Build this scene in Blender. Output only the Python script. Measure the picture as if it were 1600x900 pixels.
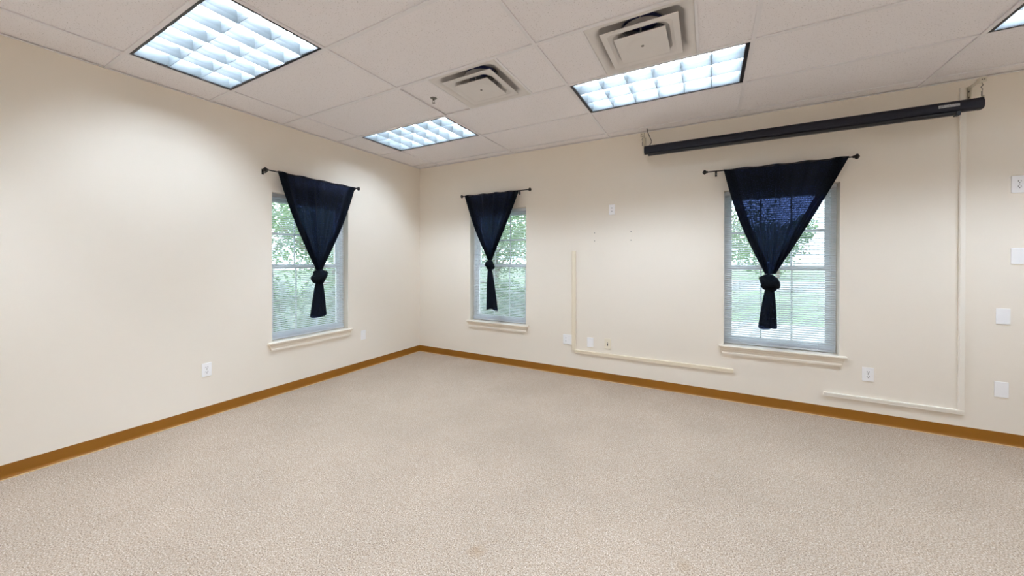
import bpy, bmesh, math, random
from mathutils import Vector, Matrix
random.seed(7)
S = bpy.context.scene
for o in list(bpy.data.objects): bpy.data.objects.remove(o)
COL = S.collection
PI = math.pi

# ---------------------------------------------------------------- camera
F_PX, YAW, PITCH, ROLL, SH = 559.909, 0.50101, -0.00382, 0.00126, -39.28
CAM = Vector((3.8004, -4.0527, 1.345))
_f = Vector((-math.sin(YAW), math.cos(YAW), 0)); _r = Vector((math.cos(YAW), math.sin(YAW), 0)); _u = Vector((0, 0, 1))
f2 = _f*math.cos(PITCH) + _u*math.sin(PITCH); u2 = _u*math.cos(PITCH) - _f*math.sin(PITCH)
r3 = _r*math.cos(ROLL) + u2*math.sin(ROLL); u3 = u2*math.cos(ROLL) - _r*math.sin(ROLL)
cd = bpy.data.cameras.new('camera'); co = bpy.data.objects.new('camera', cd); COL.objects.link(co)
M = Matrix((r3, u3, -f2)).transposed().to_4x4(); M.translation = CAM
co.matrix_world = M
cd.sensor_width = 36; cd.sensor_fit = 'HORIZONTAL'; cd.lens = F_PX*36/1600; cd.shift_y = SH/1600
cd.clip_start = 0.02; cd.clip_end = 300
S.camera = co

# ---------------------------------------------------------------- world, exposure
W = bpy.data.worlds.new('overcast_sky'); S.world = W; W.use_nodes = True
W.node_tree.nodes['Background'].inputs[0].default_value = (0.80, 0.93, 1.0, 1)
W.node_tree.nodes['Background'].inputs[1].default_value = 5.6
S.view_settings.view_transform = 'Standard'; S.view_settings.look = 'None'
S.view_settings.gamma = 1.0; S.view_settings.exposure = 0.04
S.view_settings.use_curve_mapping = False
LAMP = 90.0            # radiance of the fluorescent tubes
S.cycles.max_bounces = 10; S.cycles.diffuse_bounces = 7; S.cycles.transparent_max_bounces = 24
S.cycles.sample_clamp_indirect = 6.0

# ---------------------------------------------------------------- room numbers
H = 2.728               # underside of the ceiling grid
XM, YM = 7.45, 7.25     # room size (x from the left wall, y towards the viewer)
GX, GY, TX, TY = 0.385, 0.143, 1.2192, 0.6096
PLEN = H + 0.32

# ---------------------------------------------------------------- material helpers
def nt(m): return m.node_tree.nodes, m.node_tree.links
def mat(name, col, rough=0.6, spec=0.5, metal=0.0, emit=None, estr=0.0, bump=None, vary=None, coat=0.0):
    m = bpy.data.materials.new(name); m.use_nodes = True
    N, L = nt(m); b = N['Principled BSDF']
    b.inputs['Base Color'].default_value = (*col, 1); b.inputs['Roughness'].default_value = rough
    b.inputs['Specular IOR Level'].default_value = spec; b.inputs['Metallic'].default_value = metal
    b.inputs['Coat Weight'].default_value = coat
    if emit: b.inputs['Emission Color'].default_value = (*emit, 1); b.inputs['Emission Strength'].default_value = estr
    tc = N.new('ShaderNodeTexCoord')
    if vary:                      # (scale, other colour, low, high)
        n = N.new('ShaderNodeTexNoise'); n.inputs['Scale'].default_value = vary[0]; n.inputs['Detail'].default_value = 4
        L.new(tc.outputs['Object'], n.inputs['Vector'])
        r = N.new('ShaderNodeMapRange'); r.inputs[1].default_value = vary[2]; r.inputs[2].default_value = vary[3]
        L.new(n.outputs['Fac'], r.inputs[0])
        x = N.new('ShaderNodeMix'); x.data_type = 'RGBA'; x.inputs[6].default_value = (*col, 1); x.inputs[7].default_value = (*vary[1], 1)
        L.new(r.outputs[0], x.inputs[0]); L.new(x.outputs[2], b.inputs['Base Color'])
    if bump:                      # (scale, strength, distance)
        n = N.new('ShaderNodeTexNoise'); n.inputs['Scale'].default_value = bump[0]; n.inputs['Detail'].default_value = 3
        L.new(tc.outputs['Object'], n.inputs['Vector'])
        p = N.new('ShaderNodeBump'); p.inputs['Strength'].default_value = bump[1]; p.inputs['Distance'].default_value = bump[2]
        L.new(n.outputs['Fac'], p.inputs['Height']); L.new(p.outputs[0], b.inputs['Normal'])
    return m

STX1, STX2 = (2.864, -2.678), (3.714, -2.306)     # two faint spots on the carpet
def carpet_mat():
    m = bpy.data.materials.new('carpet'); m.use_nodes = True
    N, L = nt(m); b = N['Principled BSDF']; b.inputs['Roughness'].default_value = 0.95; b.inputs['Specular IOR Level'].default_value = 0.1
    tc = N.new('ShaderNodeTexCoord')
    def noise(scale, det=2, rough=.5):
        n = N.new('ShaderNodeTexNoise'); n.inputs['Scale'].default_value = scale; n.inputs['Detail'].default_value = det
        n.inputs['Roughness'].default_value = rough; L.new(tc.outputs['Object'], n.inputs['Vector']); return n
    n1 = noise(170, 2, .6)
    r1 = N.new('ShaderNodeValToRGB'); e = r1.color_ramp.elements
    e[0].position = .33; e[0].color = (.20, .148, .105, 1); e[1].position = .68; e[1].color = (.68, .585, .48, 1)
    k = e.new(.46); k.color = (.385, .312, .24, 1); k = e.new(.56); k.color = (.46, .378, .295, 1)
    L.new(n1.outputs['Fac'], r1.inputs[0])
    v = N.new('ShaderNodeTexVoronoi'); v.inputs['Scale'].default_value = 120; L.new(tc.outputs['Object'], v.inputs['Vector'])
    r2 = N.new('ShaderNodeValToRGB'); e = r2.color_ramp.elements
    e[0].position = .0; e[0].color = (.84, .76, .72, 1); e[1].position = 1.; e[1].color = (1.06, 1.07, 1.12, 1)
    L.new(v.outputs['Color'], r2.inputs[0])
    mx = N.new('ShaderNodeMix'); mx.data_type = 'RGBA'; mx.blend_type = 'MULTIPLY'; mx.inputs[0].default_value = .8
    L.new(r1.outputs[0], mx.inputs[6]); L.new(r2.outputs[0], mx.inputs[7])
    n3 = noise(1.6, 5, .6)      # traffic wear
    r3_ = N.new('ShaderNodeMapRange'); r3_.inputs[1].default_value = .35; r3_.inputs[2].default_value = .7; r3_.inputs[3].default_value = .93; r3_.inputs[4].default_value = 1.04
    L.new(n3.outputs['Fac'], r3_.inputs[0])
    m2 = N.new('ShaderNodeMix'); m2.data_type = 'RGBA'; m2.blend_type = 'MULTIPLY'; m2.inputs[0].default_value = 1
    L.new(mx.outputs[2], m2.inputs[6]); L.new(r3_.outputs[0], m2.inputs[7]); 
    prev = m2
    for (px, py, rad, col) in ((STX1[0], STX1[1], .055, (.80, .66, .50, 1)), (STX2[0], STX2[1], .06, (.84, .76, .66, 1))):
        d = N.new('ShaderNodeVectorMath'); d.operation = 'DISTANCE'; d.inputs[1].default_value = (px, py, 0)
        L.new(tc.outputs['Object'], d.inputs[0])
        ns = noise(28, 3, .6); ad = N.new('ShaderNodeMath'); ad.operation = 'MULTIPLY_ADD'; ad.inputs[1].default_value = .07; L.new(ns.outputs['Fac'], ad.inputs[0]); L.new(d.outputs['Value'], ad.inputs[2])
        mr = N.new('ShaderNodeMapRange'); mr.inputs[1].default_value = .02; mr.inputs[2].default_value = rad+.03; mr.inputs[3].default_value = .8; mr.inputs[4].default_value = 0
        L.new(ad.outputs[0], mr.inputs[0])
        mm = N.new('ShaderNodeMix'); mm.data_type = 'RGBA'; mm.blend_type = 'MULTIPLY'; mm.inputs[7].default_value = col
        L.new(mr.outputs[0], mm.inputs[0]); L.new(prev.outputs[2], mm.inputs[6]); prev = mm
    L.new(prev.outputs[2], b.inputs['Base Color'])
    p = N.new('ShaderNodeBump'); p.inputs['Strength'].default_value = .45; p.inputs['Distance'].default_value = .003
    L.new(n1.outputs['Fac'], p.inputs['Height']); L.new(p.outputs[0], b.inputs['Normal'])
    return m

def tile_mat():
    m = bpy.data.materials.new('mineral_fibre_tile'); m.use_nodes = True
    N, L = nt(m); b = N['Principled BSDF']; b.inputs['Roughness'].default_value = .95; b.inputs['Specular IOR Level'].default_value = .1
    g = N.new('ShaderNodeNewGeometry')
    v = N.new('ShaderNodeTexNoise'); v.inputs['Scale'].default_value = 140; v.inputs['Detail'].default_value = 2.5
    L.new(g.outputs['Position'], v.inputs['Vector'])
    r = N.new('ShaderNodeValToRGB'); e = r.color_ramp.elements
    e[0].position = .30; e[0].color = (.55, .51, .50, 1); e[1].position = .38; e[1].color = (.875, .845, .86, 1)
    L.new(v.outputs['Fac'], r.inputs[0]); L.new(r.outputs[0], b.inputs['Base Color'])
    p = N.new('ShaderNodeBump'); p.inputs['Strength'].default_value = .5; p.inputs['Distance'].default_value = .003
    L.new(r.outputs[0], p.inputs['Height']); L.new(p.outputs[0], b.inputs['Normal'])
    return m

def cloth_mat():
    m = bpy.data.materials.new('navy_sheer_cloth'); m.use_nodes = True
    N, L = nt(m); out = N['Material Output']; b = N['Principled BSDF']
    b.inputs['Base Color'].default_value = (.004, .0055, .008, 1); b.inputs['Roughness'].default_value = .9
    b.inputs['Specular IOR Level'].default_value = .08
    tc = N.new('ShaderNodeTexCoord')
    n = N.new('ShaderNodeTexNoise'); n.inputs['Scale'].default_value = 170; n.inputs['Detail'].default_value = 1
    L.new(tc.outputs['Object'], n.inputs['Vector'])
    r = N.new('ShaderNodeMapRange'); r.inputs[1].default_value = .38; r.inputs[2].default_value = .66; r.inputs[3].default_value = .12; r.inputs[4].default_value = 2.3
    L.new(n.outputs['Fac'], r.inputs[0])
    c = N.new('ShaderNodeMix'); c.data_type = 'RGBA'; c.blend_type = 'MULTIPLY'; c.inputs[0].default_value = 1
    c.inputs[6].default_value = (.0125, .0175, .046, 1); L.new(r.outputs[0], c.inputs[7])
    t = N.new('ShaderNodeBsdfTransparent'); L.new(c.outputs[2], t.inputs[0])
    tl = N.new('ShaderNodeBsdfTranslucent'); tl.inputs[0].default_value = (.004, .006, .012, 1)
    a1 = N.new('ShaderNodeAddShader'); L.new(b.outputs[0], a1.inputs[0]); L.new(t.outputs[0], a1.inputs[1])
    a2 = N.new('ShaderNodeAddShader'); L.new(a1.outputs[0], a2.inputs[0]); L.new(tl.outputs[0], a2.inputs[1])
    L.new(a2.outputs[0], out.inputs['Surface'])
    return m

def glass_mat():
    m = bpy.data.materials.new('window_glass'); m.use_nodes = True
    N, L = nt(m); out = N['Material Output']; N.remove(N['Principled BSDF'])
    t = N.new('ShaderNodeBsdfTransparent'); t.inputs[0].default_value = (.93, .97, .97, 1)
    g = N.new('ShaderNodeBsdfGlossy'); g.inputs['Roughness'].default_value = .02
    fr = N.new('ShaderNodeFresnel'); fr.inputs[0].default_value = 1.45
    x = N.new('ShaderNodeMixShader'); L.new(fr.outputs[0], x.inputs[0]); L.new(t.outputs[0], x.inputs[1]); L.new(g.outputs[0], x.inputs[2])
    L.new(x.outputs[0], out.inputs['Surface']); return m

def slat_mat():
    m = bpy.data.materials.new('white_vinyl_slat'); m.use_nodes = True
    N, L = nt(m); out = N['Material Output']; b = N['Principled BSDF']
    b.inputs['Base Color'].default_value = (.92, .93, .95, 1); b.inputs['Roughness'].default_value = .4
    tl = N.new('ShaderNodeBsdfTranslucent'); tl.inputs[0].default_value = (.84, .90, .95, 1)
    x = N.new('ShaderNodeMixShader'); x.inputs[0].default_value = .42
    L.new(b.outputs[0], x.inputs[1]); L.new(tl.outputs[0], x.inputs[2]); L.new(x.outputs[0], out.inputs['Surface']); return m

def leaf_mat(name, c1, c2):
    m = bpy.data.materials.new(name); m.use_nodes = True
    N, L = nt(m); out = N['Material Output']; b = N['Principled BSDF']; b.inputs['Roughness'].default_value = .5
    g = N.new('ShaderNodeNewGeometry')
    x = N.new('ShaderNodeMix'); x.data_type = 'RGBA'; x.inputs[6].default_value = (*c1, 1); x.inputs[7].default_value = (*c2, 1)
    L.new(g.outputs['Random Per Island'], x.inputs[0]); L.new(x.outputs[2], b.inputs['Base Color'])
    tl = N.new('ShaderNodeBsdfTranslucent'); L.new(x.outputs[2], tl.inputs[0])
    s = N.new('ShaderNodeMixShader'); s.inputs[0].default_value = .45; L.new(b.outputs[0], s.inputs[1]); L.new(tl.outputs[0], s.inputs[2])
    L.new(s.outputs[0], out.inputs['Surface']); return m

MT = dict(
    wall=mat('cream_wall_paint', (.87, .805, .71), .75, .3, bump=(260, .12, .0006), vary=(.9, (.86, .795, .695), .35, .7)),
    trim=mat('cream_gloss_trim', (.87, .80, .69), .4),
    base=mat('brown_vinyl', (.265, .103, .008), .45, .3, vary=(3, (.24, .094, .008), .4, .7)),
    toe=mat('tan_toe_highlight', (.55, .36, .17), .6),  # highlight on the cove toe, put in as a lighter colour
    carpet=carpet_mat(), tile=tile_mat(),
    tee=mat('grid_white_paint', (.82, .80, .82), .5),
    white=mat('white_plastic', (.95, .95, .96), .35),
    vinyl=mat('white_vinyl_window', (.90, .92, .95), .35),
    slat=slat_mat(),
    cord=mat('blind_cord', (.8, .82, .85), .8),
    ivory=mat('ivory_plastic', (.84, .77, .62), .4), race=mat('ivory_raceway', (.86, .77, .615), .4), race2=mat('pale_raceway', (.91, .865, .78), .4),
    slot=mat('dark_slot', (.10, .095, .09), .6),
    hole=mat('black_hole', (.01, .01, .01), .6),
    rod=mat('dark_bronze_metal', (.018, .013, .012), .38, .5, .5),
    cloth=cloth_mat(), glass=glass_mat(),
    black=mat('black_trim', (.006, .006, .010), .4),
    case=mat('black_enamel', (.013, .013, .021), .5, .25),
    bar=mat('black_slat_bar', (.006, .006, .010), .3),
    plate=mat('silver_label', (.42, .42, .44), .5, vary=(160, (.20, .20, .22), .45, .6)),
    bracket=mat('off_white_metal', (.66, .61, .50), .5),
    steel=mat('grey_steel', (.25, .24, .22), .4, .5, .8),
    diff=mat('diffuser_enamel', (.73, .70, .68), .45),
    duct=mat('dark_blue_duct_liner', (.012, .022, .14), .6),
    ductmetal=mat('galvanised_metal', (.45, .45, .46), .45, .5, .6),
    tube=mat('fluorescent_tube', (.9, .9, .9), .4, emit=(.84, .97, 1.13), estr=LAMP),
    pan=mat('white_reflector', (.45, .47, .49), .5),
    blade=mat('louver_blade', (.076, .086, .090), .4, .3),
    plenum=mat('plenum_slab', (.3, .3, .3), .9),
    ext=mat('exterior_siding', (.6, .58, .54), .8),
    bark=mat('bark', (.20, .15, .11), .9, bump=(30, .6, .01)),
    leaf1=leaf_mat('leaf_mid_green', (.062, .14, .05), (.21, .30, .145)),
    leaf2=leaf_mat('leaf_pale_green', (.125, .20, .085), (.32, .385, .24)),
    grass=mat('grass', (.105, .158, .085), .9, vary=(1.3, (.19, .225, .145), .35, .65)),
    road=mat('asphalt', (.20, .185, .175), .9, vary=(2, (.25, .235, .235), .3, .7)),
    path=mat('concrete', (.37, .325, .32), .9, vary=(3, (.32, .29, .285), .3, .7)),
)

# ---------------------------------------------------------------- mesh helpers
class MB:
    def __init__(s): s.v = []; s.f = []
    def add(s, vs, fs):
        o = len(s.v); s.v += [tuple(p) for p in vs]; s.f += [tuple(i+o for i in f) for f in fs]; return s
    def box(s, x0, x1, y0, y1, z0, z1):
        x0, x1 = sorted((x0, x1)); y0, y1 = sorted((y0, y1)); z0, z1 = sorted((z0, z1))
        return s.add([(x0,y0,z0),(x1,y0,z0),(x1,y1,z0),(x0,y1,z0),(x0,y0,z1),(x1,y0,z1),(x1,y1,z1),(x0,y1,z1)],
                     [(0,3,2,1),(4,5,6,7),(0,1,5,4),(1,2,6,5),(2,3,7,6),(3,0,4,7)])
    def rings(s, rs, close=True, caps=True):
        """loft a list of rings of equal length"""
        n = len(rs[0]); vs = [p for r in rs for p in r]; fs = []
        for a in range(len(rs)-1):
            for i in range(n if close else n-1):
                j = (i+1) % n; fs.append((a*n+i, a*n+j, (a+1)*n+j, (a+1)*n+i))
        if caps and close: fs.append(tuple(range(n-1, -1, -1))); fs.append(tuple((len(rs)-1)*n+i for i in range(n)))
        return s.add(vs, fs)
    def tube(s, path, r, n=8, caps=True):
        path = [Vector(p) for p in path]; rs = []
        for k, p in enumerate(path):
            a = path[max(0, k-1)]; b = path[min(len(path)-1, k+1)]; d = (b-a).normalized()
            x = d.cross(Vector((0, 0, 1)))
            if x.length < 1e-3: x = d.cross(Vector((0, 1, 0)))
            x.normalize(); y = d.cross(x).normalized(); rr = r[k] if isinstance(r, (list, tuple)) else r
            rs.append([p + (x*math.cos(2*PI*i/n) + y*math.sin(2*PI*i/n))*rr for i in range(n)])
        return s.rings(rs, caps=caps)
    def build(s, name, m, parent=None, smooth=False, bevel=0.0, fix=True):
        me = bpy.data.meshes.new(name); me.from_pydata(s.v, [], s.f)
        if fix or bevel:
            bm = bmesh.new(); bm.from_mesh(me)
            bmesh.ops.recalc_face_normals(bm, faces=bm.faces)
            if bevel:
                bmesh.ops.bevel(bm, geom=[e for e in bm.edges if len(e.link_faces) == 2 and e.calc_face_angle() > .6], offset=bevel, segments=2, affect='EDGES', profile=.5)
            bm.to_mesh(me); bm.free()
        me.materials.append(MT[m] if isinstance(m, str) else m)
        if smooth:
            for p in me.polygons: p.use_smooth = True
        o = bpy.data.objects.new(name, me); COL.objects.link(o)
        if parent: o.parent = parent
        return o
def inst(o, parent, loc):
    c = o.copy(); COL.objects.link(c); c.parent = parent; c.location = loc; return c
def empty(name, loc=(0, 0, 0), rz=0, parent=None):
    o = bpy.data.objects.new(name, None); COL.objects.link(o); o.location = loc; o.rotation_euler = (0, 0, rz); o.empty_display_size = .1
    if parent: o.parent = parent
    return o
def tag(o, label, cat=None, group=None, kind=None):
    o['label'] = label
    if cat: o['category'] = cat
    if group: o['group'] = group
    if kind: o['kind'] = kind
    return o
def struct(o, label=None):
    o['kind'] = 'structure'
    if label: o['label'] = label
    return o

# ---------------------------------------------------------------- room shell
TH = 0.20
WZ0, WZ1 = 0.535, 2.035
WINS = {'left': [(-2.075, -1.217)], 'back': [(0.925, 1.783), (3.935, 4.793)]}
struct(MB().box(-TH, XM+TH, -YM-TH, TH, -.12, 0).build('floor', 'carpet'), 'beige speckled loop pile carpet floor')

def wall(name, a0, a1, holes, to3, label, m='wall'):
    """wall sheet with thickness; a runs along the wall; to3(a, d, z), d > 0 goes out of the room"""
    b = MB(); xs = sorted({a0, a1, *[h for hh in holes for h in hh]}); zs = [-.1, WZ0, WZ1, PLEN] if holes else [-.1, PLEN]
    for d in (0, TH):
        for i in range(len(xs)-1):
            for k in range(len(zs)-1):
                mid = (xs[i]+xs[i+1])/2
                if holes and k == 1 and any(h0 < mid < h1 for h0, h1 in holes): continue
                b.add([to3(xs[i], d, zs[k]), to3(xs[i+1], d, zs[k]), to3(xs[i+1], d, zs[k+1]), to3(xs[i], d, zs[k+1])], [(0, 1, 2, 3)])
    for h0, h1 in holes:
        for (p, q) in (((h0, WZ0), (h0, WZ1)), ((h0, WZ1), (h1, WZ1)), ((h1, WZ1), (h1, WZ0)), ((h1, WZ0), (h0, WZ0))):
            b.add([to3(p[0], 0, p[1]), to3(q[0], 0, q[1]), to3(q[0], TH, q[1]), to3(p[0], TH, p[1])], [(0, 1, 2, 3)])
    for p, q in (((a0, -.1), (a0, PLEN)), ((a0, PLEN), (a1, PLEN)), ((a1, PLEN), (a1, -.1)), ((a1, -.1), (a0, -.1))):
        b.add([to3(p[0], 0, p[1]), to3(q[0], 0, q[1]), to3(q[0], TH, q[1]), to3(p[0], TH, p[1])], [(0, 1, 2, 3)])
    me = b.build(name, m); bm = bmesh.new(); bm.from_mesh(me.data); bmesh.ops.remove_doubles(bm, verts=bm.verts, dist=1e-5)
    bmesh.ops.recalc_face_normals(bm, faces=bm.faces); bm.to_mesh(me.data); bm.free()
    return struct(me, label)
wall('wall_left', -YM, TH, WINS['left'], lambda a, d, z: (-d, a, z), 'plain cream painted wall with one window')
wall('wall_back', 0, XM, WINS['back'], lambda a, d, z: (a, d, z), 'cream painted wall with two windows and the projector screen')
wall('wall_right', -YM, TH, [], lambda a, d, z: (XM+d, a, z), 'cream painted wall outside the view on the right')
wall('wall_front', 0, XM, [], lambda a, d, z: (a, -YM-d, z), 'cream painted wall behind the viewer')

def baseboard(name, p0, p1, n):
    """cove base: profile swept from p0 to p1, n = direction into the room"""
    prof = [(0, .0885), (.0022, .0885), (.003, .087), (.003, .022), (.0042, .013), (.0075, .0065), (.013, .003), (.013, 0), (0, 0)]
    b = MB(); n = Vector((*n, 0))
    b.rings([[Vector((*p, 0)) + n*d + Vector((0, 0, z)) for d, z in prof] for p in (p0, p1)])
    o = struct(b.build(name, 'base'), 'brown vinyl cove base along the ' + name.split('_')[1] + ' wall')
    e = MB(); prof2 = [(.0128, .0005), (.0145, .005), (.019, .005), (.0215, .0005)]
    e.rings([[Vector((*p, 0)) + n*d + Vector((0, 0, z)) for d, z in prof2] for p in (p0, p1)])
    t = e.build('toe_highlight', 'toe', o)  # pale strip standing in for the highlight along the cove toe
    return o
baseboard('baseboard_left', (0, -YM), (0, 0), (1, 0))
baseboard('baseboard_back', (0, 0), (XM, 0), (0, -1))
baseboard('baseboard_right', (XM, 0), (XM, -YM), (-1, 0))
baseboard('baseboard_front', (XM, -YM), (0, -YM), (0, 1))

# ---------------------------------------------------------------- ceiling: slab, tiles, tee grid
ceil = struct(MB().box(-TH, XM+TH, -YM-TH, TH, PLEN, PLEN+.1).build('ceiling', 'plenum'), 'suspended ceiling of speckled white tiles in a metal grid')
xl = [GX + TX*i for i in range(6)]; yl = [GY + TY*j for j in range(12)]
xs = [0] + [x for x in xl if x < XM-.05] + [XM]; ys = [0] + [y for y in yl if y < YM-.05] + [YM]
LIGHTS = [(i, j) for j in (1, 4, 7, 10) for i in (0, 2, 4)]  # fixtures out of view carry the pattern on, added to light the room
DIFFS = [(1, 2), (2, 2)]
tile_cache = {}
def tile(x0, x1, y0, y1, lift=0.0):
    w, d = x1-x0, y1-y0; key = (round(w, 3), round(d, 3)); loc = ((x0+x1)/2, -(y0+y1)/2, H+.0085)
    loc = (loc[0], loc[1], loc[2]+lift)
    if key in tile_cache: return inst(tile_cache[key], ceil, loc)
    g = .004; o = MB().box(-w/2+g, w/2-g, -d/2+g, d/2-g, 0, .016).build('ceiling_tile', 'tile', ceil); o.location = loc
    tile_cache[key] = o; return o
for a in range(len(xs)-1):
    for b_ in range(len(ys)-1):
        i, j = a-1, b_-1
        if (i, j) in LIGHTS: continue
        if (i, j) in DIFFS:
            tile(xs[a], xs[a]+.3048, ys[b_], ys[b_+1], .006 if i == 1 else 0); tile(xs[a+1]-.3048, xs[a+1], ys[b_], ys[b_+1]); continue
        tile(xs[a], xs[a+1], ys[b_], ys[b_+1])
def tee(x0, x1, y0, y1, dz=0): return MB().box(x0, x1, -y0, -y1, H-dz, H+.0075).box((x0+x1)/2-.002 if x1-x0 < .1 else x0, (x0+x1)/2+.002 if x1-x0 < .1 else x1, -((y0+y1)/2-.002) if y1-y0 < .1 else -y0, -((y0+y1)/2+.002) if y1-y0 < .1 else -y1, H+.0075, H+.038).build('grid_tee', 'tee', ceil)
for x in xs[1:-1]: tee(x-.012, x+.012, 0, YM, .0006)
for y in ys[1:-1]: tee(0, XM, y-.012, y+.012)
for (i, j) in DIFFS:
    for x in (xl[i]+.3048, xl[i]+.9144): tee(x-.008, x+.008, yl[j]+.012, yl[j+1]-.012)
for (x0, x1, y0, y1) in ((0, .016, 0, YM), (XM-.016, XM, 0, YM), (0, XM, 0, .016), (0, XM, YM-.016, YM)):
    MB().box(x0, x1, -y0, -y1, H-.0008, H+.003).build('wall_angle', 'tee', ceil)

# ---------------------------------------------------------------- recessed louver lights
def make_light():
    r = empty('recessed_light'); wx, wy = TX-.026, TY-.026; hx, hy = wx/2, wy/2; top = .135
    b = MB(); sx, sy = .022, .016                       # black trim
    z0, z1 = .0035, .012
    b.box(-hx, -hx+sx, -hy, hy, z0, z1).box(hx-sx, hx, -hy, hy, z0, z1).box(-hx+sx, hx-sx, -hy, -hy+sy, z0, z1).box(-hx+sx, hx-sx, hy-sy, hy, z0, z1)
    b.build('trim_frame', 'black', r)
    ix, iy = hx-sx, hy-sy
    b = MB()                                            # white housing
    b.box(-hx, -ix, -hy, hy, z1, top).box(ix, hx, -hy, hy, z1, top).box(-ix, ix, -hy, -iy, z1, top).box(-ix, ix, iy, hy, z1, top).box(-hx, hx, -hy, hy, top, top+.006)
    b.build('housing', 'pan', r)
    for k in range(3):
        y = (k-1)*2*iy/3; t = MB().tube([(-ix+.03, y, .108), (ix-.03, y, .108)], .017, 10).build('lamp_tube', 'tube', r, smooth=False)
    bz0, bz1 = .008, .078
    def vblade(lo, hi, axis, p):
        t0, t1 = .0012, .011                            # narrow at the bottom, wide at the top
        q = [(p-t0, bz0), (p+t0, bz0), (p+t0+.002, bz0+.03), (p+t1, bz1), (p-t1, bz1), (p-t0-.002, bz0+.03)]
        if axis == 'y': rs = [[(a, e, z) for a, z in q] for e in (lo, hi)]
        else: rs = [[(e, a, z) for a, z in q] for e in (lo, hi)]
        return MB().rings(rs).build('louver_blade', 'blade', r)
    for k in range(1, 6): vblade(-iy, iy, 'y', -ix + 2*ix*k/6)
    for k in range(1, 3): vblade(-ix, ix, 'x', -iy + 2*iy*k/3)
    b = MB()                                            # sloped side reflectors of the louver
    for s in (-1, 1):
        b.rings([[(s*ix, e, bz0), (s*(ix-.002), e, bz0), (s*(ix-.010), e, bz1), (s*ix, e, bz1)] for e in (-iy, iy)])
        b.rings([[(e, s*iy, bz0), (e, s*(iy-.002), bz0), (e, s*(iy-.010), bz1), (e, s*iy, bz1)] for e in (-ix, ix)])
    b.build('side_reflector', 'blade', r)
    return r
def copy_tree(o, parent=None):
    c = o.copy(); COL.objects.link(c); c.parent = parent
    for ch in list(o.children): copy_tree(ch, c)
    return c
LL = {(0, 4): 'recessed louvered ceiling light nearest the left wall, above the plain wall stretch',
      (0, 1): 'small looking recessed louvered ceiling light nearest the room corner',
      (2, 1): 'recessed louvered ceiling light beside the second air diffuser, in front of the projector screen',
      (4, 1): 'recessed louvered ceiling light cut off at the top right edge of the picture'}
proto = None
for (i, j) in LIGHTS:
    o = make_light() if proto is None else copy_tree(proto)
    proto = proto or o
    o.location = (xl[i]+TX/2, -(yl[j]+TY/2), H)
    tag(o, LL.get((i, j), 'recessed louvered ceiling light out of view, added to light the room'), 'ceiling light', 'recessed louvered ceiling lights')

# ---------------------------------------------------------------- air diffusers, sprinkler
def rsq(h, rad, z, n=6):
    pts = []
    for cx, cy, a0 in ((h-rad, h-rad, 0), (-h+rad, h-rad, PI/2), (-h+rad, -h+rad, PI), (h-rad, -h+rad, 1.5*PI)):
        for k in range(n+1):
            a = a0 + PI/2*k/n; pts.append((cx+rad*math.cos(a), cy+rad*math.sin(a), z))
    return pts
def diffuser(i, j, label, dent):
    cx, cy = xl[i]+TX/2, -(yl[j]+TY/2); r = empty('air_diffuser', (cx, cy, H)); h = .296
    rs = [rsq(h, .002, .012), rsq(h, .002, .001), rsq(.286, .006, -.0008), rsq(.272, .05, .0002), rsq(.258, .06, .006), rsq(.245, .07, .018), rsq(.235, .075, .035), rsq(.225, .08, .06), rsq(.195, .09, .088), rsq(.135, .134, .105), rsq(.128, .1279, .16)]
    MB().rings(rs, caps=False).build('face_panel', 'diff', r, smooth=True)
    MB().rings([rsq(.1275, .1274, .105), rsq(.1275, .1274, .25)], caps=False).build('duct_collar', 'ductmetal', r)
    oc = [(.127*math.cos(2*PI*(k+.5)/8), .127*math.sin(2*PI*(k+.5)/8)) for k in range(8)]
    MB().rings([[(x, y, z) for x, y in oc] for z in (.150, .153)]).build('duct_interior', 'duct', r)
    z = -.008
    rs = [rsq(.219, .004, z), rsq(.217, .004, z-.003), rsq(.185, .03, z-.002), rsq(.165, .06, z+.006), rsq(.145, .10, z+.028), rsq(.132, .125, z+.062), rsq(.130, .1285, z+.088), rsq(.132, .130, z+.088), rsq(.134, .126, z+.062), rsq(.147, .10, z+.030), rsq(.167, .06, z+.009), rsq(.185, .03, z+.001), rsq(.217, .004, z+.001)]
    rs.append(rs[0]); MB().rings(rs, caps=False).build('outer_cone', 'diff', r)
    rs = [rsq(.148, .004, -.021), rsq(.147, .004, -.024), rsq(.10, .09, -.023), rsq(.075, .074, -.020), rsq(.03, .0299, -.0195), rsq(.001, .0009, -.0195)]
    b = MB().rings(rs, caps=False); rs2 = [rsq(.148, .004, -.021), rsq(.10, .09, -.016), rsq(.001, .0009, -.012)]; b.rings(rs2, caps=False)
    ip = b.build('inner_plate', 'diff', r)
    MB().rings([[(.009*math.cos(2*PI*k/12), .009*math.sin(2*PI*k/12), z) for k in range(12)] for z in (-.0225, -.019)]).build('screw', 'steel', ip)
    for s, t in ((1, 0), (-1, 0), (0, 1), (0, -1)):
        MB().tube([(s*.05, t*.05, -.014), (s*.09, t*.09, .06), (s*.126, t*.126, .12)], .005, 6).build('strut', 'ductmetal', r)
    return tag(r, label, 'air vent', 'square ceiling air diffusers')
diffuser(1, 2, 'square stepped ceiling air diffuser beside the sprinkler head', 1)
diffuser(2, 2, 'square stepped ceiling air diffuser touching the long louvered light', 0)
r = empty('sprinkler_head', (1.735, -1.682, H+.0145)); r.scale = (.78, .78, .72)
circ = lambda rad, z, n=16: [(rad*math.cos(2*PI*k/n), rad*math.sin(2*PI*k/n), z) for k in range(n)]
MB().rings([circ(.036, 0), circ(.034, -.004), circ(.016, -.009), circ(.012, -.010)]).build('escutcheon', 'steel', r)
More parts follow.
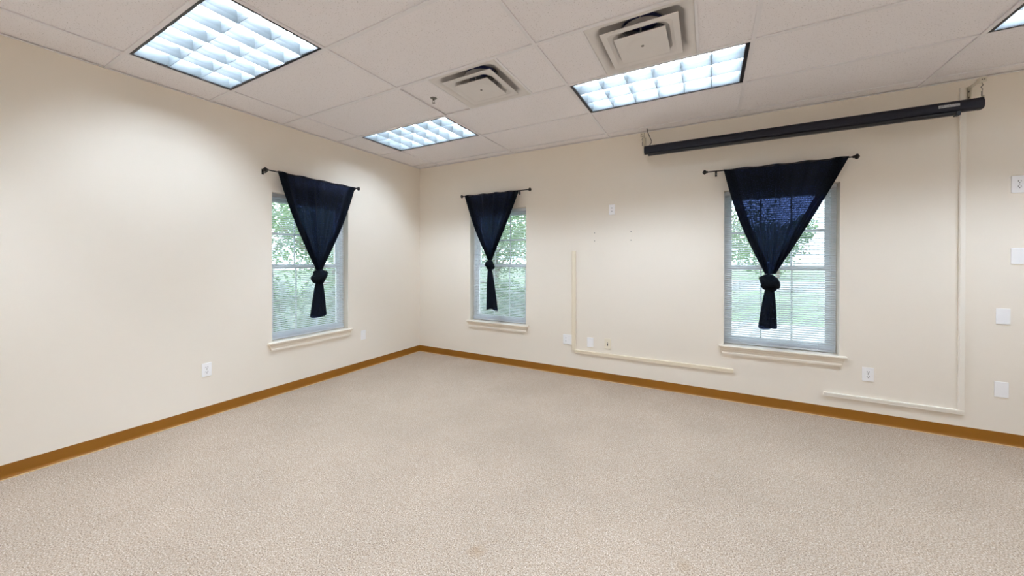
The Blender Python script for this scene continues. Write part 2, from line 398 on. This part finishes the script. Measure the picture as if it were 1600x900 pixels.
MB().rings([circ(.010, -.008, 10), circ(.010, -.026, 10), circ(.006, -.028, 10)]).build('body', 'steel', r)
for s in (-1, 1): MB().tube([(s*.009, 0, -.022), (s*.015, 0, -.036), (s*.011, 0, -.05), (0, 0, -.058)], .0028, 6).build('frame_arm', 'steel', r)
MB().rings([circ(.004, -.054, 12), circ(.017, -.058, 12), circ(.017, -.060, 12)]).build('deflector', 'steel', r)
tag(r, 'small metal pendant sprinkler head hanging from the ceiling tile', 'sprinkler')

# ---------------------------------------------------------------- windows, blinds
# local frame of a window: x along the wall (0 = centre), y = depth out of the room, z = height
def window(n, loc, rz, label):
    w = .858; hw = w/2; r = struct(empty('window_%d' % n, loc, rz), label); zm = 1.285
    d0, d1 = .105, .175
    b = MB(); t = .038
    b.box(-hw, -hw+t, d0, d1, WZ0, WZ1).box(hw-t, hw, d0, d1, WZ0, WZ1).box(-hw+t, hw-t, d0, d1, WZ1-t, WZ1).box(-hw+t, hw-t, d0, d1, WZ0, WZ0+t)
    b.build('frame', 'vinyl', r)
    for (z0, z1, y) in ((WZ0+t, zm+.02, .118), (zm-.02, WZ1-t, .145)):
        s = MB(); q = .034; x = hw-t
        s.box(-x, -x+q, y, y+.024, z0, z1).box(x-q, x, y, y+.024, z0, z1).box(-x+q, x-q, y, y+.024, z0, z0+q+.004).box(-x+q, x-q, y, y+.024, z1-q-.004, z1)
        so = s.build('sash', 'vinyl', r); gx, g0, g1 = x-q, z0+q+.004, z1-q-.004
        for k in (1, 2):
            xx = -gx+2*gx*k/3; MB().box(xx-.007, xx+.007, y+.008, y+.016, g0, g1).build('muntin', 'vinyl', so)
        zz = (g0+g1)/2; MB().box(-gx, gx, y+.0085, y+.0155, zz-.007, zz+.007).build('muntin', 'vinyl', so)
        for a in range(3):
            for c in range(2):
                x0 = -gx+2*gx*a/3; x1 = -gx+2*gx*(a+1)/3; h0 = g0 if c == 0 else zz; h1 = zz if c == 0 else g1
                MB().box(x0+.007, x1-.007, y+.0105, y+.0135, h0+(.007 if c else 0), h1-(0 if c else .007)).build('pane', 'glass', so)
    prof = [(.10, 0), (-.028, 0), (-.034, -.004), (-.036, -.010), (-.034, -.017), (-.028, -.021), (.0, -.021), (.0, -.002), (.10, -.002)]
    b = MB()                                              # stool: inside the opening and a nosing in front of the wall
    b.box(-hw+.001, hw-.001, 0, .104, WZ0-.016, WZ0+.003)
    pr = [(-.0005, .003), (-.030, .003), (-.036, -.002), (-.037, -.009), (-.034, -.016), (-.028, -.019), (-.0005, -.019)]
    b.rings([[(e, y, WZ0+z-.0) for y, z in pr] for e in (-hw-.042, hw+.042)])
    b.build('stool', 'trim', r)
    pr = [(-.0005, -.019), (-.026, -.019), (-.024, -.030), (-.016, -.040), (-.013, -.060), (-.017, -.070), (-.016, -.086), (-.0005, -.086)]
    e0 = [[(-hw-.012-(.018 if z > -.035 else .004 if z > -.065 else 0), y, WZ0+z) for y, z in pr], [(hw+.012+(.018 if z > -.035 else .004 if z > -.065 else 0), y, WZ0+z) for y, z in pr]]
    MB().rings(e0).build('apron', 'trim', r)
    return r
def blind(loc, rz, label):
    r = empty('window_blind', loc, rz); w = .838; hw = w/2; y = .074; top = WZ1-.002
    MB().box(-hw, hw, y-.017, y+.017, top-.036, top).build('headrail', 'slat', r, bevel=.002)
    tilt = math.radians(21); prof = []
    for k in range(5):                                    # curved slat, room edge low
        u = (k/4-.5)*.025; prof.append((u, .0022*(1-(2*k/4-1)**2)))
    ring = [(a*math.cos(tilt)-b*math.sin(tilt), a*math.sin(tilt)+b*math.cos(tilt)) for a, b in prof] + \
           [(a*math.cos(tilt)-(b-.0005)*math.sin(tilt), a*math.sin(tilt)+(b-.0005)*math.cos(tilt)) for a, b in reversed(prof)]
    mb = MB().rings([[(e, p, q) for p, q in ring] for e in (-hw+.002, hw-.002)])
    s0 = None; z = top-.036-.016; zb = WZ0+.025
    while z > zb+.028:
        if s0 is None: s0 = mb.build('slat', 'slat', r); s0.location = (0, y, z)
        else: inst(s0, r, (0, y, z))
        z -= .0203
    for k in range(3): inst(s0, r, (0, y, zb+.014+k*.006))
    MB().box(-hw+.002, hw-.002, y-.013, y+.013, zb-.012, zb+.003).build('bottom_rail', 'slat', r, bevel=.002)
    for x in (-hw+.12, 0.02, hw-.12):
        for yy in (y-.0138, y+.0138): MB().box(x-.0008, x+.0008, yy-.0006, yy+.0006, zb, top-.03).build('ladder_cord', 'cord', r)
    return tag(r, label, 'window blind', 'white mini blinds')
LW, B2, B3 = (0, -1.646, 0), (1.354, 0, 0), (4.364, 0, 0)
window(1, LW, PI/2, 'white double hung window in the left wall with cream sill')
window(2, B2, 0, 'white double hung window in the back wall next to the room corner')
window(3, B3, 0, 'white double hung window in the back wall under the projector screen')
blind(LW, PI/2, 'white horizontal mini blind in the left wall window')
blind(B2, 0, 'white horizontal mini blind in the window next to the room corner')
blind(B3, 0, 'white horizontal mini blind in the window under the projector screen')

# ---------------------------------------------------------------- curtain rods and knotted curtains
def lathe_x(b, pts, y, z, n=12):
    return b.rings([[(x, y+rad*math.cos(2*PI*k/n), z+rad*math.sin(2*PI*k/n)) for k in range(n)] for x, rad in pts])
RO = -.085             # rod distance from the wall (local y, into the room)
def rod(loc, rz, x0, x1, z, label, brk):
    r = empty('curtain_rod', loc, rz)
    MB().tube([(x0, RO, z), (x1, RO, z)], .0058, 10).build('pole', 'rod', r, smooth=True)
    for s, x in ((-1, x0), (1, x1)):
        b = MB(); lathe_x(b, [(x+s*d, q) for d, q in ((-.004, .008), (.004, .012), (.008, .009), (.012, .015), (.020, .022), (.028, .023), (.034, .017), (.040, .009), (.043, .003))], RO, z)
        b.build('finial', 'rod', r, smooth=True)
    for x in brk:
        b = MB().box(x-.009, x+.009, -.004, 0, z-.035, z+.018).tube([(x, -.003, z-.02), (x, RO*.7, z-.022), (x, RO, z-.014)], .005, 6)
        b.rings([[(x-.006, RO+.010*math.cos(a), z+.010*math.sin(a)), (x+.006, RO+.010*math.cos(a), z+.010*math.sin(a)), (x+.006, RO+.0065*math.cos(a), z+.0065*math.sin(a)), (x-.006, RO+.0065*math.cos(a), z+.0065*math.sin(a))] for a in [PI+PI*k/8 for k in range(9)]])
        b.build('bracket', 'rod', r)
    return tag(r, label, 'curtain rod', 'dark curtain rods')

def curtain(loc, rz, label, zt, top, neck, zneck, lbow, rbow, knot, zk, tail, zt1, seed, ear=1, sheer=1.0):
    """top = (xl, xr) on the rod, neck = (xl, xr) above the knot, knot = (cx, halfwidth), zk = (top, bottom),
       tail = (xl, xr) at the hem, zt1 = hem height"""
    rnd = random.Random(seed); r = empty('knotted_curtain', loc, rz)
    NV, NU = 44, 120; b = MB(); vs = []; fs = []
    ph = [rnd.uniform(0, 6.28) for _ in range(6)]
    def edge(a, c, bow, v): return a + (c-a)*v + bow*math.sin(PI*min(1, v))*1.0
    for jv in range(NV+1):
        v = jv/NV; xl_ = edge(top[0], neck[0], lbow, v); xr_ = edge(top[1], neck[1], rbow, v); wv = xr_-xl_
        band = min(.090*(1-.35*v), wv*.33)
        for iu in range(NU+1):
            t = iu/NU
            if t < .12: s = 1-t/.12; x = xl_ + band*s; lay = 1-s*.2                       # folded-over side hems
            elif t > .88: s = (t-.88)/.12; x = xr_ - band*s; lay = 1-s*.2
            else: s = (t-.12)/.76; x = xl_ + wv*s; lay = 0
            uu = (x-xl_)/max(wv, 1e-4)
            amp = (.0045 + .011*v*(1-v)*2 + .010*v**3)
            y = amp*math.sin(2*PI*9*uu+ph[0]+1.1*math.sin(3*v+ph[1])) + .6*amp*math.sin(2*PI*5*uu+ph[2]+2*v) + .3*amp*math.sin(2*PI*17*uu+ph[3])*(1-v)
            crease = 0
            for c0, cw in ((.27, .02), (.62, .022), (.45, .018)):
                crease += math.exp(-((uu-c0-.05*math.sin(2*v+ph[4]))/cw)**2)
            y -= .016*crease*min(1, 2.2*v+.15)*(1-.5*v)
            y -= .018*v                                                                   # gathers swing into the room
            yy = RO + y - (.007 + .006*math.sin(PI*v))*(lay) if lay else RO + y
            if t < .12 or t > .88: yy -= .004*math.sin(PI*(s))
            sag = .004*math.sin(2*PI*4*uu+ph[5])*(1-v)
            z = zt + .009*(1-v) + (zneck - zt)*v + sag*(1-v)**6
            if jv == 0: yy = RO + (yy-RO)*.4
            vs.append((x, yy, z))
    for jv in range(NV):
        for iu in range(NU):
            a = jv*(NU+1)+iu; fs.append((a, a+1, a+NU+2, a+NU+1))
    b.add(vs, fs); d = b.build('drape', 'cloth', r, smooth=True, fix=False)
    # knot: lumpy wrapped cloth with diagonal folds
    cx, kw = knot; kz = (zk[0]+zk[1])/2; kh = (zk[0]-zk[1])/2; yk = RO-.022; b = MB(); rs = []
    NT, NP = 20, 36
    for a in range(NT+1):
        th = PI*a/NT; ring = []
        for p in range(NP):
            fi = 2*PI*p/NP
            w = 1 + .10*math.sin(3*th*1.3+fi*1+seed) + .055*math.sin(5*th-2*fi+seed) + .03*math.sin(9*th+3*fi)
            q = abs(math.sin(th))**.75
            earb = .42*math.exp(-((th-1.05)/.33)**2)*math.exp(-((math.atan2(math.sin(fi-(0 if ear > 0 else PI)), math.cos(fi-(0 if ear > 0 else PI))))/.42)**2)
            ring.append((cx + kw*.88*q*math.cos(fi)*(w+earb), yk + kw*.62*q*math.sin(fi)*w, kz + kh*1.04*math.cos(th)*(1+.05*math.sin(2*fi+seed)) + kh*.16*math.cos(fi)*ear*q*.6))
        rs.append(ring)
    b.rings(rs, caps=False); b.build('knot', 'cloth', r, smooth=True)
    b = MB(); rs = []                                      # collar fold wrapped round the knot
    for k in range(33):
        a = 2*PI*k/32; c = Vector((cx + kw*.84*math.cos(a), yk + kw*.66*math.sin(a), kz + kh*.30*math.cos(a)*ear + kh*.12*math.sin(2*a+seed)))
        ring = []
        for p in range(8):
            g = 2*PI*p/8; ring.append(c + Vector((math.cos(a)*.016*math.cos(g), math.sin(a)*.016*math.cos(g), kh*.42*math.sin(g)*(1+.25*math.sin(3*a+seed)))))
        rs.append(ring)
    b.rings(rs, caps=False); b.build('knot_wrap', 'cloth', r, smooth=True)
    # tail: pleated flared end below the knot
    b = MB(); rs = []; ztop = zk[1]+kh*.45; hw1 = (tail[1]-tail[0])/2; tc = (tail[0]+tail[1])/2
    for a in range(25):
        v = a/24; e = v**.62; hw_ = kw*.36 + (hw1-kw*.36)*e; c = cx + (tc-cx)*v; ring = []
        for p in range(48):
            fi = 2*PI*p/48; fold = 1 + (.05+.30*v)*math.sin(5*fi+seed)*abs(math.sin(fi))
            x = c + hw_*math.cos(fi); y = yk + (.018+.020*v)*math.sin(fi)*fold + .006*math.sin(3*PI*(x-c)/max(hw_, .01)+seed)*v
            ring.append((x, y, ztop + (zt1-ztop)*v + v*v*.012*math.sin(2*fi+seed)))
        rs.append(ring)
    b.rings(rs, caps=False); b.build('tail', 'cloth', r, smooth=True)
    return tag(r, label, 'curtain', 'knotted navy curtains')

# left wall window: local x runs along +y of the room
rod(LW, PI/2, -2.185+1.646+.03, -1.127+1.646-.035, 2.222, 'dark metal curtain rod on the left wall above its window', (-.515, .465))
curtain(LW, PI/2, 'dark navy curtain tied in a knot on the left wall window', 2.222, (-.425, .465), (-.035, .022), 1.248,
        -.028, .030, (-.006, .084), (1.252, 1.100), (-.106, .072), .752, 3, 1)
rod(B2, 0, .84-1.354+.03, 1.888-1.354-.035, 2.230, 'dark metal curtain rod above the window next to the room corner', (-.40, .34))
curtain(B2, 0, 'dark navy curtain tied in a small knot next to the room corner', 2.230, (-.461, .379), (-.066, -.014), 1.36,
        -.022, .012, (-.043, .062), (1.362, 1.225), (-.097, .074), .722, 5, -1)
rod(B3, 0, 3.751-4.364+.04, 4.891-4.364-.04, 2.216, 'dark metal curtain rod below the projector screen', (-.499, .40))
curtain(B3, 0, 'sheer navy curtain tied off-centre in a knot under the projector screen', 2.216, (-.441, .466), (-.112, -.032), 1.235,
        -.036, .012, (-.077, .074), (1.228, 1.080), (-.163, -.022), .748, 9, -1)

# ---------------------------------------------------------------- projector screen on wall brackets
r = empty('projector_screen', (0, 0, 0)); SO = -.16; sx0, sx1 = 3.216, 5.520; zc = 2.487
def case_ring(x, k=1.0):
    pts = [(-.036, -.034), (-.040, -.020), (-.040, .012), (-.030, .034), (-.012, .043), (.014, .043), (.032, .032), (.038, .012), (.038, -.022), (.030, -.036), (.010, -.041), (-.020, -.041)]
    return [(x, SO+a*k, zc+b*k) for a, b in pts]
cs = MB().rings([case_ring(sx0+.006), case_ring(sx1-.006)]).build('case', 'case', r)
for x0, x1 in ((sx0-.003, sx0+.006), (sx1-.006, sx1+.003)): MB().rings([case_ring(x0, 1.03), case_ring(x1, 1.03)]).build('end_cap', 'case' if x1 > 4 else 'bracket', r)
MB().rings([[(x, SO-.020+a, zc-.041+b) for a, b in ((-.016, 0), (.016, 0), (.018, -.010), (.010, -.024), (-.010, -.024), (-.018, -.010))] for x in (sx0+.045, sx1-.115)]).build('bottom_bar', 'bar', r)
MB().box(sx1-.135, sx1-.112, SO-.042, SO+.004, zc-.072, zc-.040).build('bar_end', 'bar', r, bevel=.003)
MB().box(sx1-.225, sx1-.118, SO-.0425, SO-.040, zc-.006, zc+.014).build('label_plate', 'plate', r)
tag(r, 'long black pull-down projector screen case mounted high on the back wall', 'projector screen')
def bracket(x, label):
    r = empty('screen_bracket', (x, 0, 2.66))
    MB().box(-.016, .016, -.004, 0, -.105, .012).build('wall_plate', 'bracket', r)
    g = MB().rings([[(e, -.004, .010), (e, -.060, .010), (e, -.050, -.030), (e, -.038, -.100), (e, -.004, -.100)] for e in (-.0025, .0025)]).build('gusset', 'bracket', r)
    for z in (-.030, -.075): MB().rings([[(e, -.024+.007*math.cos(2*PI*k/10), z+.007*math.sin(2*PI*k/10)) for k in range(10)] for e in (-.0035, -.0028)]).build('bolt_hole', 'hole', g)
    MB().box(-.006, .006, -.175, -.004, -.010, .006).build('arm', 'bracket', r)
    t = MB().box(-.018, .018, -.180, -.150, -.024, .012).build('tip_block', 'bracket', r, bevel=.002)
    for dx in (-.006, .006): MB().rings([[(dx+.0035*math.cos(2*PI*k/10), y, -.006+.0035*math.sin(2*PI*k/10)) for k in range(10)] for y in (-.181, -.1802)]).build('bolt_hole', 'hole', t)
    MB().tube([(0, -.163, -.022), (.006, -.163, -.040), (-.004, -.163, -.055), (.004, -.163, -.072), (0, -.163, -.086), (0, -.163, -.12)], .0035, 8).build('hook', 'steel', r)
    MB().box(.004, .008, -.176, -.144, -.200, -.118).build('hanger_strap', 'bracket', r)
    return tag(r, label, 'bracket', 'projector screen brackets')
bracket(sx1+.004, 'off-white metal bracket at the right end of the projector screen')
bl = bracket(sx0-.016, 'off-white metal bracket at the left end of the projector screen')
c = MB().tube([(3.236, -.10, H+.004), (3.246, -.125, 2.685), (3.268, -.145, 2.63), (3.288, -.157, 2.58), (3.288, -.16, 2.56), (3.276, -.16, 2.542), (3.272, -.16, 2.529)], .0035, 8).build('power_cord', 'black', None, smooth=True)
tag(c, 'short black cord from the ceiling to the left end of the screen case', 'cord')

# ---------------------------------------------------------------- raceways, outlets and plates
def onwall(side, a, z): return ((0, a, z), PI/2) if side == 'L' else ((a, 0, z), 0)
def raceway(name, pts, m, label):
    r = empty(name, (0, 0, 0)); w, d = .0115, .012
    for (x0, z0, x1, z1, hw, dp) in pts:
        if abs(x1-x0) < .05: b = MB().box(x0-hw, x0+hw, -dp, -.0008, z0, z1)
        else: b = MB().box(x0, x1, -dp, -.0008, z0-hw, z0+hw)
        o = b.build('channel', m, r, bevel=.002)
        if abs(x1-x0) > .05: MB().box(x0+.001, x1-.001, -dp-.003, -dp+.0005, z0+hw*.15, z0+hw*.85).build('cover_ridge', m, o)
        else: MB().box(x0-hw*.75, x0-hw*.1, -dp-.003, -dp+.0005, z0+.001, z1-.001).build('cover_ridge', m, o)
    return tag(r, label, 'cable raceway', 'surface cable raceways')
raceway('cable_raceway', [(2.414, .30, 2.414, 1.471, .024, .012), (2.425, .293, 4.017, .293, .019, .014)], 'race', 'cream L-shaped cable raceway between the two back windows')
raceway('cable_raceway', [(5.496, .215, 5.496, 2.67, .0165, .018), (4.684, .198, 5.512, .198, .017, .018)], 'race2', 'tall cream cable raceway running from the screen bracket down to the floor corner')

def plate(side, a, z, kind, label, w=.070, h=.115, m='white', cat='outlet', group='wall plates'):
    loc, rz = onwall(side, a, z); r = empty({'duplex': 'wall_outlet', 'blank': 'blank_wall_plate', 'jack': 'phone_jack', 'gfi': 'wall_outlet', 'switch': 'wall_outlet'}[kind], loc, rz)
    MB().box(-w/2, w/2, -.006, 0, -h/2, h/2).build('cover_plate', m, r, bevel=.0022)
    def slots(cx, cz, o, s=1):
        for dx in (-.0065, .0065): MB().box(cx+dx-.0016, cx+dx+.0016, -.0083, -.0075, cz-.001, cz+.008).build('slot', 'slot', o)
        MB().box(cx-.0026, cx+.0026, -.0083, -.0075, cz-.0105, cz-.0055).build('slot', 'slot', o)
    if kind == 'duplex':
        for cz in (-.0195, .0195):
            o = MB().rings([[(x*.0165, y, cz+zz*.0135) for x, zz in ((-.8, -1), (.8, -1), (1, -.5), (1, .5), (.8, 1), (-.8, 1), (-1, .5), (-1, -.5))] for y in (-.0055, -.0078)]).build('receptacle', m, r); slots(0, cz, o)
        MB().rings([[(.003*math.cos(2*PI*k/8), y, .003*math.sin(2*PI*k/8)) for k in range(8)] for y in (-.006, -.0072)]).build('screw', 'steel', r)
    elif kind == 'gfi':
        o = MB().box(-w*.5+.022, -w*.5+.055, -.008, -.0055, -.034, .034).build('receptacle', m, r)
        for cz in (-.018, .018):
            for dz in (0,): MB().box(-w*.5+.033, -w*.5+.039, -.0085, -.0078, cz-.004, cz+.004).build('slot', 'slot', o)
    elif kind == 'switch':
        o = MB().box(-.0165, .0165, -.008, -.0055, -.033, .033).build('insert', m, r)
        for cz in (-.018, .018): MB().box(-.004, .004, -.0084, -.0078, cz-.006, cz+.006).build('slot', 'ductmetal', o)
    elif kind == 'jack':
        MB().box(-.007, .007, -.0075, -.0055, .006, .014).build('upper_port', 'steel', r)
        MB().rings([[(.008*math.cos(2*PI*k/10), y, -.012+.010*math.sin(2*PI*k/10)) for k in range(10)] for y in (-.0055, -.0068)]).build('port', 'hole', r)
    else:
        for dz in (-.042, .042): MB().rings([[(.003*math.cos(2*PI*k/8), y, dz+.003*math.sin(2*PI*k/8)) for k in range(8)] for y in (-.0055, -.0068)]).build('screw', m, r)
    return tag(r, label, cat, group)
plate('L', -2.607, .407, 'duplex', 'white duplex outlet low on the left wall, left of the window')
plate('L', -1.004, .420, 'blank', 'white blank plate low on the left wall, between window and corner', cat='wall plate')
plate('B', 2.855, 1.925, 'switch', 'white plate mounted high on the back wall above the screw holes', cat='wall plate', w=.068)
plate('B', 2.335, .420, 'gfi', 'white outlet plate just left of the L-shaped raceway', w=.108)
plate('B', 2.612, .414, 'blank', 'white blank plate right of the L-shaped raceway upright', cat='wall plate', w=.074, h=.112)
plate('B', 2.810, .420, 'jack', 'ivory plate with a dark round port above the low raceway', m='ivory', cat='wall plate')
plate('B', 4.973, .406, 'duplex', 'white duplex outlet below the right window sill corner', w=.074)
plate('B', 5.778, 1.911, 'duplex', 'white outlet plate high at the right edge of the picture', w=.076, h=.125)
plate('B', 5.779, 1.389, 'blank', 'white blank plate at the right picture edge, topmost of three blank plates', w=.076, h=.118, cat='wall plate')
plate('B', 5.706, .945, 'blank', 'white blank plate right of the tall raceway, middle of three blank plates', cat='wall plate')
plate('B', 5.700, .404, 'blank', 'white blank plate right of the tall raceway, lowest of three blank plates', cat='wall plate')
for x, z, t in ((2.658, 1.673, 'upper left'), (2.658, 1.581, 'lower left'), (3.061, 1.672, 'upper right'), (3.061, 1.579, 'lower right')):
    o = MB().rings([[(.0055*math.cos(2*PI*k/10), y, .0055*math.sin(2*PI*k/10)) for k in range(10)] for y in (0, -.0015)]).build('wall_anchor', 'steel', None)
    o.location = (x, 0, z); tag(o, t + ' small grey anchor of the four below the high wall plate', 'wall anchor', 'screw anchors in the back wall')

# ---------------------------------------------------------------- outside
GZ = -.25
def ground(name, x0, x1, y0, y1, z, m, label): return struct(MB().box(x0, x1, y0, y1, z-.1, z).build(name, m), label)
ground('lawn', -60, 60, -40, 90, GZ, 'grass', 'green lawn outside the windows')
ground('path', 1.5, 30, 4.6, 7.2, GZ+.02, 'path', 'pale concrete walk outside the right window')
ground('road', 1.5, 60, 20, 34, GZ+.02, 'road', 'grey road beyond the lawn')
def tree(loc, h, rad, leaves, m, label, cat='tree', trunk=True, size=.07, low=.15, seed=1):
    rnd = random.Random(seed); r = empty('leafy_tree' if cat == 'tree' else 'leafy_shrub', loc)
    b = MB()
    blobs = [(Vector((rnd.gauss(0, rad*.45), rnd.gauss(0, rad*.45), rnd.uniform(h*low+rad*.2, h-rad*.3))), rad*rnd.uniform(.35, .6)) for _ in range(14)]
    vs = []; fs = []
    for k in range(leaves):
        c, q = rnd.choice(blobs); d = Vector((rnd.gauss(0, 1), rnd.gauss(0, 1), rnd.gauss(0, 1))).normalized()*q*rnd.uniform(.55, 1.05); p = c+d
        if p.z < .03: continue
        a = Vector((rnd.gauss(0, 1), rnd.gauss(0, 1), rnd.gauss(0, .6))).normalized(); n = a.cross(Vector((rnd.gauss(0, 1), rnd.gauss(0, 1), rnd.gauss(0, 1)))).normalized(); s = size*rnd.uniform(.7, 1.4)
        o = len(vs); vs += [p-a*s, p+n*s*.45, p+a*s, p-n*s*.45]; fs.append((o, o+1, o+2, o+3))
    b.add(vs, fs); fo = b.build('foliage', m, r, fix=False); fo['kind'] = 'stuff'
    b = MB(); b.tube([(0, 0, -.05), (.03, .02, h*.3), (-.02, .03, h*.62), (.02, 0, h*.85)], [h*.03, h*.024, h*.016, h*.005], 8); b.build('trunk', 'bark', r)
    for k in range(5):
        c, q = blobs[k]; z0 = min(h*.55, max(h*.2, c.z*.6)); MB().tube([(0, .02, z0), tuple(c*.55+Vector((0, 0, z0*.45))), tuple(c)], [h*.012, h*.008, h*.004], 6).build('branch', 'bark', r)
    return tag(r, label, cat, 'trees and shrubs outside')
tree((-6.2, 2.4, GZ), 4.4, 1.7, 5200, 'leaf2', 'pale green tree close outside the left wall window', seed=2, size=.055)
tree((-11.5, 6.6, GZ), 4.6, 2.3, 4200, 'leaf1', 'darker green tree further off behind the left wall window', seed=3, size=.09)
tree((-2.5, -1.0, GZ), 1.35, .62, 2400, 'leaf1', 'low green shrub at the near side of the left wall window', 'shrub', seed=4, size=.045, low=.05)
tree((-2.7, .45, GZ), 1.3, .62, 2400, 'leaf2', 'low pale shrub at the far side of the left wall window', 'shrub', seed=14, size=.045, low=.05)
tree((-2.0, 5.4, GZ), 4.6, 1.6, 5200, 'leaf2', 'pale green tree filling the window next to the room corner', seed=5, size=.055)
tree((-5.4, 10.5, GZ), 5.5, 2.6, 4200, 'leaf1', 'darker green tree behind the pale one outside the corner window', seed=6, size=.09)
tree((-1.4, 2.3, GZ), 1.3, .6, 2400, 'leaf2', 'low pale shrub left outside the window next to the room corner', 'shrub', seed=7, size=.045, low=.05)
tree((.45, 2.3, GZ), 1.25, .6, 2400, 'leaf1', 'low green shrub right outside the window next to the room corner', 'shrub', seed=17, size=.045, low=.05)
tree((4.1, 9.5, GZ), 4.6, 1.5, 3600, 'leaf2', 'pale green tree on the lawn outside the right window', seed=8, size=.06, low=.35)
tree((9.6, 38, GZ), 6.0, 3.4, 3600, 'leaf1', 'distant green tree across the road outside the right window', seed=9, size=.16)
tree((22.5, 42, GZ), 5.0, 3.4, 3600, 'leaf2', 'distant pale tree furthest right across the road', seed=10, size=.16)
